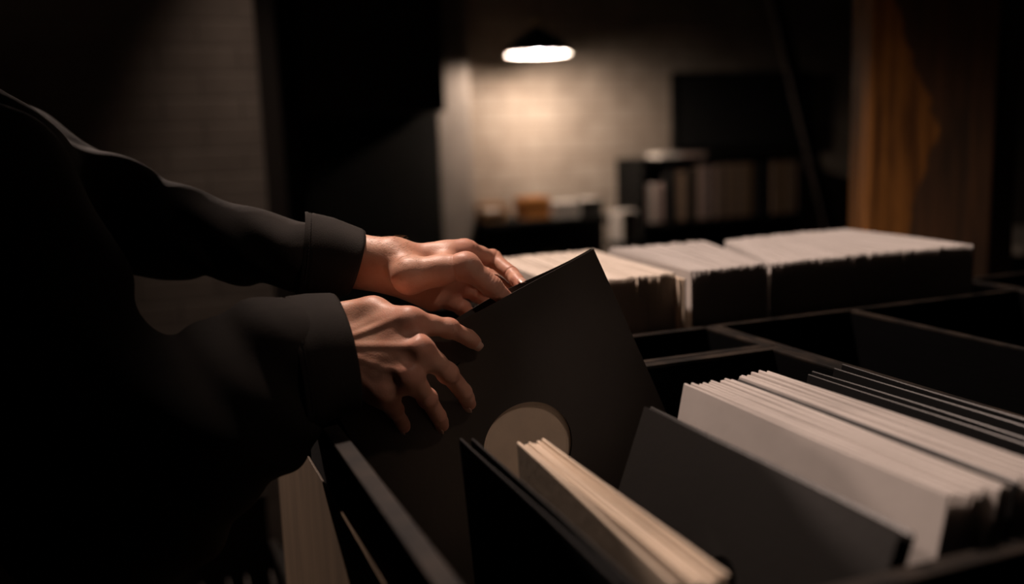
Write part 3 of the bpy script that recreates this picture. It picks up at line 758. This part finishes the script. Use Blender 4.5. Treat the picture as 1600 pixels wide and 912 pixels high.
UP = np.array([0, 0, ZC])
NEAR = {'wrist': [0.167, 0.9454, -0.2084],
        'idx': [[0.2437, 0.8939, -0.1743], [0.2855, 0.8986, -0.1871], [0.3075, 0.9073, -0.2003], [0.3163, 0.9114, -0.2074]],
        'mid': [[0.246, 0.8724, -0.1985], [0.2769, 0.8825, -0.2285], [0.2966, 0.8963, -0.2533], [0.3066, 0.909, -0.2699]],
        'rng': [[0.2324, 0.8715, -0.2219], [0.2564, 0.8877, -0.2525], [0.2705, 0.9009, -0.2763], [0.2774, 0.9113, -0.2894]],
        'pnk': [[0.2121, 0.8841, -0.2393], [0.225, 0.8968, -0.2623], [0.2335, 0.9074, -0.278], [0.2386, 0.9154, -0.287]],
        'thm': [[0.2072, 0.9577, -0.1805], [0.2474, 0.959, -0.1931], [0.2741, 0.9469, -0.2128], [0.2842, 0.9384, -0.2233]],
        'arm': [-0.0382, 0.8912, -0.283]}
FAR = {'wrist': [0.2487, 1.0047, -0.1336],
       'idx': [[0.3354, 0.9839, -0.1207], [0.3713, 0.9978, -0.1347], [0.3811, 0.9677, -0.1485], [0.3812, 0.9393, -0.1575]],
       'mid': [[0.3351, 1.0071, -0.1394], [0.3729, 1.0149, -0.158], [0.3802, 0.9749, -0.1694], [0.3772, 0.9399, -0.1739]],
       'rng': [[0.3274, 1.0181, -0.1567], [0.3621, 1.0233, -0.1781], [0.3687, 0.9784, -0.1889], [0.3635, 0.9402, -0.1914]],
       'pnk': [[0.3147, 1.0183, -0.1709], [0.339, 1.0121, -0.1898], [0.3433, 0.9738, -0.1985], [0.3385, 0.9405, -0.1993]],
       'thm': [[0.2649, 0.9619, -0.1396], [0.318, 0.9349, -0.1313], [0.3428, 0.9279, -0.1534], [0.358, 0.9279, -0.1676]],
       'arm': [0.0446, 1.1957, -0.0977]}
RAD = {'idx': (.0108, .0095, .0083, .0070), 'mid': (.0112, .0099, .0087, .0073), 'rng': (.0105, .0092, .0081, .0068), 'pnk': (.0095, .0082, .0070, .0060), 'thm': (.0165, .0128, .0110, .0085)}


def unit(v): v = np.asarray(v, float); return v / np.linalg.norm(v)


def hand_frame(Hd, sgn):
    w_ = np.array(Hd['wrist']); m = np.array(Hd['mid'][0]); across = unit(np.array(Hd['pnk'][0]) - np.array(Hd['idx'][0])); along = unit(m - w_)
    across = unit(across - along * (across @ along)); d = np.cross(along, across) * sgn
    return w_, along, across, unit(d)


def hand_sdf(Hd, sgn, far=False):
    w_, al, ac, dn = hand_frame(Hd, sgn)          # dn points out of the back of the hand
    J = {k: [np.array(q) for q in Hd[k]] for k in RAD}
    arm = np.array(Hd['arm']); fdir = unit(arm - w_)

    def fn(p):
        # forearm and wrist: two rounded bones side by side
        wa, wb = w_ - ac * .012, w_ + ac * .012
        e = w_ + fdir * .16
        fw = 1.12 if far else 1.0
        d = smin(cap(p, wa, e - ac * .013, .0185 * fw, .0225), cap(p, wb, e + ac * .013, .0175 * fw, .0230), .02)
        d = smin(d, sph(p, w_ + fdir * .022 + ac * .019 + dn * .008, .0105), .012)
        if not far:      # fuller thumb side of the near wrist
            d = smin(d, cap(p, (.1742, .9560, -.1750), (.2175, .9335, -.1690), .0145, .0125), .016)
            d = smin(d, cap(p, (.2175, .9335, -.1690), J['idx'][0], .0125, .0098), .016)
        # metacarpals
        pal = d
        for k, o in (('idx', -.011), ('mid', -.004), ('rng', .004), ('pnk', .011)):
            base = w_ + al * .012 + ac * o
            pal = smin(pal, cap(p, base, J[k][0] - dn * .0025, .0145, RAD[k][0] + .0008), .014)
        mid_palm = (w_ + J['mid'][0] + J['rng'][0]) / 3 + al * .008
        pal = smin(pal, ell(p, mid_palm - dn * .006, (.036, .036, .017), np.stack([al, ac, dn])), .014)
        pal = smin(pal, cap(p, w_ + al * .02 + ac * .016 - dn * .010, J['pnk'][0] - al * .012 - dn * .010, .014, .012), .014)     # heel on the little-finger side
        # thumb ball and web
        T = J['thm']; tb = cap(p, w_ + al * .012 - ac * .014, T[0], .016, .0175)
        tb = smin(tb, cap(p, T[0], T[1], .0185 if far else .0155, RAD['thm'][1]), .010)
        pal = smin(pal, tb, .016)
        pal = smin(pal, cap(p, T[0] * .45 + T[1] * .55, J['idx'][0] * .8 + w_ * .2 - dn * .004, .0085, .010), .016)
        f = None
        for k in ('idx', 'mid', 'rng', 'pnk'):
            a = J[k]; r = RAD[k]
            g = cap(p, a[0], a[1], r[0] * .97, r[1] * .95)
            g = smin(g, cap(p, a[1], a[2], r[1] * .94, r[2]), .004)
            g = smin(g, cap(p, a[2], a[3], r[2] * .97, r[3]), .003)
            g = smin(g, sph(p, a[1] + dn * .0012, r[1] * 1.02), .005)
            # soft pads between the joints on the palm side
            g = smin(g, sph(p, (a[0] + a[1]) / 2 - dn * .0025, r[1] * .98), .006); g = smin(g, sph(p, (a[2] + a[3]) / 2 - dn * .0012, r[3] * .98), .004)
            f = g if f is None else np.minimum(f, g)
        th = cap(p, T[1], T[2], RAD['thm'][1] * .98, RAD['thm'][2]); th = smin(th, cap(p, T[2], T[3], RAD['thm'][2] * .98, RAD['thm'][3]), .004)
        th = smin(th, sph(p, T[1], RAD['thm'][1] * 1.06), .006)
        h = smin(pal, f, .0095)
        h = smin(h, th, .008)
        # knuckles and the cords that run to them over the back of the hand
        for k, kr in (('idx', .0088), ('mid', .0095), ('rng', .0085), ('pnk', .0078)):
            kn = J[k][0] + dn * (RAD[k][0] - kr + .0006)
            h = smin(h, sph(p, kn, kr), .006)
            tip = J[k][0] + dn * (RAD[k][0] - .0006) - al * .004; st_ = w_ + al * .030 + ac * {'idx': -.009, 'mid': -.003, 'rng': .003, 'pnk': .008}[k] + dn * .0135
            h = smin(h, cap(p, st_, tip - dn * .0008, .0008, .0015), .0060)
        # valleys between the knuckles
        for a, b in (('idx', 'mid'), ('mid', 'rng'), ('rng', 'pnk')):
            v = (J[a][0] + J[b][0]) / 2 + dn * .0165 + al * .003
            h = smax(h, -sph(p, v, .0050), .008)
        # creases over the finger joints
        for k in ('idx', 'mid', 'rng', 'pnk'):
            for jn, am in ((1, .00055), (2, .0004)):
                c = J[k][jn]; t = unit(J[k][jn + 1] - J[k][jn - 1]); n_ = unit(dn - t * (dn @ t)); q = p - c - n_ * RAD[k][jn]
                s = q @ t; wgt = np.exp(-(q * q).sum(1) / (2 * .0048 ** 2))
                h = h + am * wgt * np.cos(2 * np.pi * s / .0030)
        if far:      # fold where the thumb meets the ball, and finger creases on the near side
            t = unit(T[1] - T[0]); q = p - (T[1] - t * .011); s = q @ t; h = h + .0011 * np.exp(-(s / .0014) ** 2) * np.exp(-((q * q).sum(1)) / (2 * .017 ** 2))
            t = unit(T[3] - T[1]); q = p - T[2]; s = q @ t
            h = h + .0006 * np.exp(-((q * q).sum(1)) / (2 * .009 ** 2)) * np.cos(2 * np.pi * s / .0036)
            for a0, a1, jn in ((0, 1, 1), (1, 2, 2), (0, 1, 0)):
                c = J['idx'][jn]; t = unit(J['idx'][min(jn + 1, 3)] - J['idx'][max(jn - 1, 0)]); q = p - c; s = q @ t
                h = h + .0010 * np.exp(-(s / .0011) ** 2) * np.exp(-((q * q).sum(1)) / (2 * .012 ** 2))
        h = h + .00015 * np.sin(p[:, 0] * 210 + 2 * np.sin(p[:, 2] * 160)) * np.sin(p[:, 1] * 190 + p[:, 2] * 230)
        # cut the forearm off square inside the sleeve
        return smax(h, (p - (w_ + fdir * .088)) @ fdir, .004)
    return fn, (w_, al, ac, dn, J)


def bounds(Hd, w_, fdir):
    pts = np.array([q for k in RAD for q in Hd[k]] + [w_, w_ + fdir * .13]); return pts.min(0) - .036, pts.max(0) + .036


def redness(V, J):
    r = np.zeros(len(V))
    for k in ('idx', 'mid', 'rng', 'pnk'):
        for jn, s, a in ((0, .012, .55), (1, .008, .55), (2, .006, .4), (3, .009, .6)):
            d2 = ((V - J[k][jn] - UP) ** 2).sum(1); r = np.maximum(r, a * np.exp(-d2 / (2 * (s * 1.25) ** 2)))
    for jn, s, a in ((1, .013, .5), (2, .010, .6), (3, .010, .6)):
        d2 = ((V - J['thm'][jn] - UP) ** 2).sum(1); r = np.maximum(r, a * np.exp(-d2 / (2 * (s * 1.2) ** 2)))
    return r


HP = []
for Hd, sgn, far in ((NEAR, None, False), (FAR, None, True)):
    # the back of the near hand faces the room's near side, that of the far hand the far side
    for s in (1, -1):
        if (hand_frame(Hd, s)[3][1] < 0) != far: sgn = s
    fn, fr = hand_sdf(Hd, sgn, far)
    lo, hi = bounds(Hd, fr[0], unit(np.array(Hd['arm']) - fr[0]))
    P, Q = surface(fn, lo, hi, .00105)
    P = relax(P, Q, 1, .35)
    HP.append((P + UP, Q, fr))

# body under the clothes: head, neck, trunk, arms to the elbows' far side, legs
RSH, REL, RWR = np.array([-.125, .985, -.035]), np.array([-.0382, .8912, -.283]), np.array(NEAR['wrist'])
LSH, LEL, LWR = np.array([-.135, 1.372, -.02]), np.array([-.015, 1.25, -.080]), np.array(FAR['wrist'])
HC = np.array([-.225, 1.175, .265])               # head centre
pit = math.radians(38); HX = np.array([math.cos(pit), -.05, -math.sin(pit)]); HX /= np.linalg.norm(HX); HY = unit(np.cross([0, 0, 1], HX)); HZ = np.cross(HX, HY); HR = np.stack([HX, HY, HZ])
hd = lambda x, y, z: HC + HX * x + HY * y + HZ * z
HIP = np.array([-.27, 1.18, -.50])
FEET = [(-.22, 1.06), (-.26, 1.30)]


def head_sdf(p):
    d = ell(p, hd(-.012, 0, .022), (.098, .076, .092), HR)
    d = smin(d, ell(p, hd(.030, 0, -.050), (.060, .056, .068), HR), .03)
    d = smin(d, ell(p, hd(.062, 0, -.098), (.022, .026, .018), HR), .03)
    d = smin(d, cap(p, hd(.090, 0, .010), hd(.112, 0, -.030), .006, .011), .012)
    for s in (1, -1):
        d = smin(d, sph(p, hd(.100, s * .010, -.033), .0075), .008)
        d = smax(d, -ell(p, hd(.098, s * .032, .004), (.018, .020, .013), HR), .014)
        d = smin(d, sph(p, hd(.074, s * .032, .003), .0145), .003)
        d = smin(d, cap(p, hd(.084, s * .014, .022), hd(.078, s * .046, .022), .006, .005), .010)
        d = smin(d, ell(p, hd(-.008, s * .079, -.010), (.020, .009, .032), HR), .008)
    d = smin(d, cap(p, hd(.088, -.018, -.058), hd(.088, .018, -.058), .0055, .0055), .006)
    d = smin(d, cap(p, hd(.085, -.015, -.068), hd(.085, .015, -.068), .0065, .0065), .006)
    return d


def body_sdf(p):
    d = smin(head_sdf(p), cap(p, hd(-.03, 0, -.06), [-.185, 1.178, .02], .056, .062), .03)
    ch = ell(p, [-.205, 1.178, -.13], (.115, .175, .19)); d = smin(d, ch, .06)
    d = smin(d, cap(p, RSH, LSH, .055, .055), .06)
    d = smin(d, cap(p, [-.22, 1.178, -.25], HIP, .125, .13), .08)
    for s, (sh, el, wr) in enumerate(((RSH, REL, RWR), (LSH, LEL, LWR))):
        d = smin(d, cap(p, sh, el, .048, .032), .05)
        d = smin(d, cap(p, el, el + (wr - el) * .55, .032, .026), .02)
        hx, hy = FEET[s]
        hip = HIP + np.array([0, -.09 if s == 0 else .09, -.04]); kn = np.array([hx + .01, hy, -.84]); an = np.array([hx - .03, hy, .08 - ZC])
        d = smin(d, cap(p, hip, kn, .085, .056), .05); d = smin(d, cap(p, kn, an, .055, .038), .03)
        d = smin(d, cap(p, an - np.array([0, 0, .02]), np.array([hx + .13, hy, .035 - ZC]), .036, .028), .02)
    return d


Pb, Qb = surface(body_sdf, (-.52, .76, -ZC - .01), (.16, 1.55, .46), .009)
Pb = relax(Pb, Qb, 1, .4)
me, V = mesh_from([(HP[0][0], HP[0][1]), (HP[1][0], HP[1][1]), (Pb + UP, Qb)], 'person')
red = np.zeros(len(V)); n0, n1 = len(HP[0][0]), len(HP[1][0])
red[:n0] = redness(HP[0][0], HP[0][2][4]); red[n0:n0 + n1] = redness(HP[1][0], HP[1][2][4])
at_ = me.attributes.new('redness', 'FLOAT', 'POINT'); at_.data.foreach_set('value', red.astype(np.float32))
person = obj('person', me, M['skin'])
tag(person, 'person in a black jacket reaching in to lift a black record sleeve', 'person')


def fold(p, k, amp, axis, ph=0.0, warp=(9, 7)):
    s = p @ np.asarray(axis, float)
    return amp * np.sin(k * s + ph + 1.6 * np.sin(p[:, 0] * warp[0] + p[:, 2] * 6) + 1.2 * np.sin(p[:, 1] * warp[1] - p[:, 2] * 11))


RS_END = np.array([.118, .9225, -.2110]); LS_END = np.array([.168, 1.0660, -.1245])
LFORE = np.array([.0446, 1.1957, -.0977])


def jacket_sdf(p):
    d = ell(p, [-.205, 1.178, -.15], (.148, .205, .235))
    d = smin(d, cap(p, RSH + [0, 0, .0], LSH, .074, .074), .07)
    d = smin(d, ell(p, [-.235, 1.178, -.42], (.150, .195, .30)), .08)
    d = smin(d, cap(p, [-.19, 1.178, .00], [-.20, 1.178, .055], .075, .066), .03)
    r = smin(cap(p, RSH, REL + [.0, .0, -.005], .082, .088), cap(p, REL + [0, 0, -.005], RS_END, .094, .067), .05)
    r = smin(r, cap(p, [.02, .895, -.272], [.094, .902, -.252], .086, .050), .04)
    l = smin(cap(p, LSH, LEL, .078, .062), cap(p, LEL, LFORE, .060, .050), .03); l = smin(l, cap(p, LFORE, LS_END, .051, .041), .03)
    l = smin(l, sph(p, LEL + np.array([-.002, -.008, .022]), .050), .03)
    ax_r = unit(RS_END - REL); ax_l = unit(LS_END - LFORE)
    r = r + fold(p, 95, .0030, ax_r + np.array([0, -.3, .5])) * np.clip(1.2 - np.abs((p - (REL + RS_END) / 2) @ ax_r) / .14, .2, 1)
    l = l + (fold(p, 125, .0024, ax_l * .8 + np.array([0, .25, .9]), 1.0) + fold(p, 70, .0016, ax_l * .5 + np.array([.2, 0, .9]), .3)) * np.clip(((p - LFORE) @ ax_l) / .10 + .35, .25, 1)
    d = smin(d, np.minimum(r, l), .035)
    d = d + fold(p, 38, .004, [.4, .5, .8], 2.0)
    d = smax(d, -(p[:, 2] + .70), .01)
    # neck opening
    return smax(d, -cap(p, [-.186, 1.178, .02], [-.20, 1.178, .14], .062, .064), .006)


Pj, Qj = surface(jacket_sdf, (-.47, .74, -.74), (.25, 1.52, .13), .0048)
Pj = relax(Pj, Qj, 1, .5)
mj, _ = mesh_from([(Pj + UP, Qj)], 'jacket')
jacket = obj('jacket', mj, M['jacket'], person, smooth=True)


def cuff(name, rings, th, seam=True):
    """open fabric tube from ring sections (centre, half-height vector, half-depth vector), turned back inside at the rim"""
    seg = 72; bm = bmesh.new(); R = []
    def ring(c, u, v, k, wv):
        out = []
        for i in range(seg):
            a = 2 * math.pi * i / seg
            ww = 1 + wv * (.012 * math.sin(3 * a + 1) + .010 * math.sin(5 * a + 2))
            p = np.asarray(c) + (np.asarray(u) * math.cos(a) + np.asarray(v) * math.sin(a)) * (k * ww)
            out.append(bm.verts.new(p + UP))
        return out
    rr = []
    fine = 10
    for (c0, u0, v0), (c1, u1, v1) in zip(rings, rings[1:]):
        for j in range(fine):
            t = j / fine; rr.append(tuple(np.asarray(x) * (1 - t) + np.asarray(y) * t for x, y in ((c0, c1), (u0, u1), (v0, v1))))
    rr.append(tuple(np.asarray(x) for x in rings[-1]))
    N = len(rr)
    for i, (c, u, v) in enumerate(rr):
        rel = th / np.linalg.norm(u); t = i / (N - 1)
        groove = -rel * .9 if i in (2,) else 0.0
        R.append(ring(c, u, v, 1 + groove - (rel * .5 if i in (0, N - 1) else 0), 1.0))
    for i in range(N - 1, N - 14, -1):
        c, u, v = rr[i]; R.append(ring(c, u, v, 1 - 2.2 * th / np.linalg.norm(u), 1.0))
    for A, B in zip(R, R[1:]):
        for k in range(seg): bm.faces.new((A[k], A[(k + 1) % seg], B[(k + 1) % seg], B[k]))
    bmesh.ops.recalc_face_normals(bm, faces=bm.faces)
    o = obj(name, bm, M['jacket'], person, smooth=True); o.parent = jacket
    if seam:
        c, u, v = rr[2]; bm = bmesh.new()
        loop = [np.asarray(c) + (u * math.cos(2 * math.pi * i / 72) + v * math.sin(2 * math.pi * i / 72)) * 1.004 + UP for i in range(73)]
        for i in range(0, 72, 1):
            tube(bm, [loop[i], loop[i] * .35 + loop[i + 1] * .65], .0005, 5)
        s = obj('stitching', bm, M['thread'], person); s.parent = jacket
    return o


cuff('cuff', [((.1698, 1.0655, -.1249), (.0091, .0051, .0500), (-.0041, -.0430, .0063)), ((.1951, 1.0466, -.1262), (.0103, .0032, .0440), (-.0030, -.0410, .0060)), ((.2221, 1.0245, -.1305), (.0119, .0013, .0350), (-.0020, -.0390, .0056))], .0016)
cuff('cuff', [((.1303, .9149, -.2122), (-.0049, .0160, .0655), (.0002, -.0640, .0088)), ((.1577, .9215, -.2062), (-.0049, .0155, .0600), (.0006, -.0630, .0088)), ((.1843, .9259, -.2061), (-.0043, .0171, .0574), (.0010, -.0600, .0082))], .0016)


def collar():
    bm = bmesh.new(); seg = 48; A = []
    for (r, z, o) in ((.078, .030, 0), (.074, .075, 0), (.079, .088, .0), (.092, .070, .004), (.104, .040, .008)):
        A.append([bm.verts.new(np.array([-.195 + (r + .012 * max(0, math.cos(a))) * math.cos(a) * .95 + z * -.1, 1.178 + r * math.sin(a), z - .035 * math.cos(a) * (1 if math.cos(a) > 0 else .3)]) + UP) for a in [2 * math.pi * i / seg + .06 for i in range(seg)]])
    for P_, Q_ in zip(A, A[1:]):
        for k in range(seg - 1):
            bm.faces.new((P_[k], P_[k + 1], Q_[k + 1], Q_[k]))
    o = obj('collar', bm, M['jacket'], person, smooth=True); o.parent = jacket
    m_ = o.modifiers.new('thickness', 'SOLIDIFY'); m_.thickness = .003


collar()


def trousers_sdf(p):
    d = cap(p, HIP + [0, -.06, .06], HIP + [0, .06, .06], .142, .142)
    for s in (0, 1):
        hx, hy = FEET[s]; hip = HIP + np.array([0, -.09 if s == 0 else .09, -.04]); kn = np.array([hx + .01, hy, -.84]); an = np.array([hx - .03, hy, .11 - ZC])
        d = smin(d, cap(p, hip, kn, .104, .078), .05); d = smin(d, cap(p, kn, an, .077, .064), .04)
    d = d + fold(p, 60, .003, [.2, .3, 1.0])
    return smax(d, -(p[:, 2] - (.075 - ZC)), .008)


Pt, Qt = surface(trousers_sdf, (-.48, .86, -ZC), (-.02, 1.52, -.26), .009)
mt, _ = mesh_from([(relax(Pt, Qt, 1) + UP, Qt)], 'trousers'); obj('trousers', mt, M['trousers'], person, smooth=True)
for s in (0, 1):
    hx, hy = FEET[s]

    def shoe(p, hx=hx, hy=hy):
        d = cap(p, [hx - .055, hy, .050 - ZC], [hx + .15, hy, .036 - ZC], .048, .040); d = smin(d, cap(p, [hx - .035, hy, .06 - ZC], [hx - .03, hy, .115 - ZC], .050, .050), .03)
        d = smax(d, p[:, 2] - (.125 - ZC), .006)
        return smax(d, -(p[:, 2] - (.0 - ZC)), .004)
    Ps, Qs = surface(shoe, (hx - .13, hy - .08, -ZC - .02), (hx + .22, hy + .08, .15 - ZC), .005)
    ms, _ = mesh_from([(relax(Ps, Qs, 1) + UP, Qs)], 'shoe'); obj('shoe', ms, M['leather'], person, smooth=True)


def hair_sdf(p):
    d = ell(p, hd(-.020, 0, .032), (.108, .086, .100), HR)
    q = (p - HC) @ HR.T
    d = smax(d, (q[:, 0] - .062) + .35 * (-(q[:, 2] - .06)), .012)
    d = smax(d, -(q[:, 2] + .045) + .5 * (q[:, 0] + .01), .012)
    return d + .0025 * np.sin(q[:, 1] * 260 + 3 * np.sin(q[:, 0] * 40)) + .002 * np.sin(q[:, 0] * 90)


Ph, Qh = surface(hair_sdf, HC - .16, HC + .17, .0045)
mh, _ = mesh_from([(Ph + UP, Qh)], 'hair'); obj('hair', mh, M['hair'], person, smooth=True)


def nail(J, k, dn, wd, ln):
    a, b = J[k][2], J[k][3]; t = unit(b - a); n_ = unit(dn - t * (dn @ t)); s = np.cross(t, n_); r = RAD[k][3]
    bm = bmesh.new(); nu, nv = 9, 9; G = []
    for i in range(nu):
        u = -1 + 2 * i / (nu - 1)
        rowv = []
        for j in range(nv):
            v = -1 + 2 * j / (nv - 1)
            sq = math.sqrt(max(0, 1 - .42 * v * v)) ; uu = u * sq
            ang = uu * wd / r
            c = b + t * (.0015 + v * ln) + (n_ * math.cos(ang) + s * math.sin(ang)) * (r + .00035 - .0006 * max(0, v) ** 2 * 1.0)
            rowv.append(bm.verts.new(c + UP))
        G.append(rowv)
    for i in range(nu - 1):
        for j in range(nv - 1): bm.faces.new((G[i][j], G[i + 1][j], G[i + 1][j + 1], G[i][j + 1]))
    bmesh.ops.recalc_face_normals(bm, faces=bm.faces)
    o = obj('fingernail', bm, M['nail'], person, smooth=True); m_ = o.modifiers.new('thickness', 'SOLIDIFY'); m_.thickness = .0006; m_.offset = 0
    return o


for h_i in (0, 1):
    fr = HP[h_i][2]
    for k, wd, ln in (('idx', .0056, .0052), ('mid', .0058, .0055), ('rng', .0054, .0052), ('pnk', .0046, .0043)): nail(fr[4], k, fr[3], wd, ln)

# fine hairs on the upper side of the far wrist
fr = HP[1][2]; bm = bmesh.new(); Pv = HP[1][0] - UP
sel = np.where((np.linalg.norm(Pv - fr[0], axis=1) < .062) & (((Pv - fr[0]) @ -fr[2]) > .0262) & (((Pv - fr[0]) @ fr[1]) < .020))[0]
for i in rng.choice(sel, min(110, len(sel)), replace=False):
    p = Pv[i] + UP; g = unit(-fr[2] * (.55 + .3 * rng.random()) + fr[1] * (.8 + .3 * rng.random()) + rng.normal(size=3) * .18); L_ = .004 + .004 * rng.random()
    tube(bm, [p - g * .0004, p + g * L_ * .55, p + (g + np.array([0, 0, -.25])) * L_], [.00008, .00006, .00002], 4)
obj('arm_hair', bm, M['fine_hair'], person)
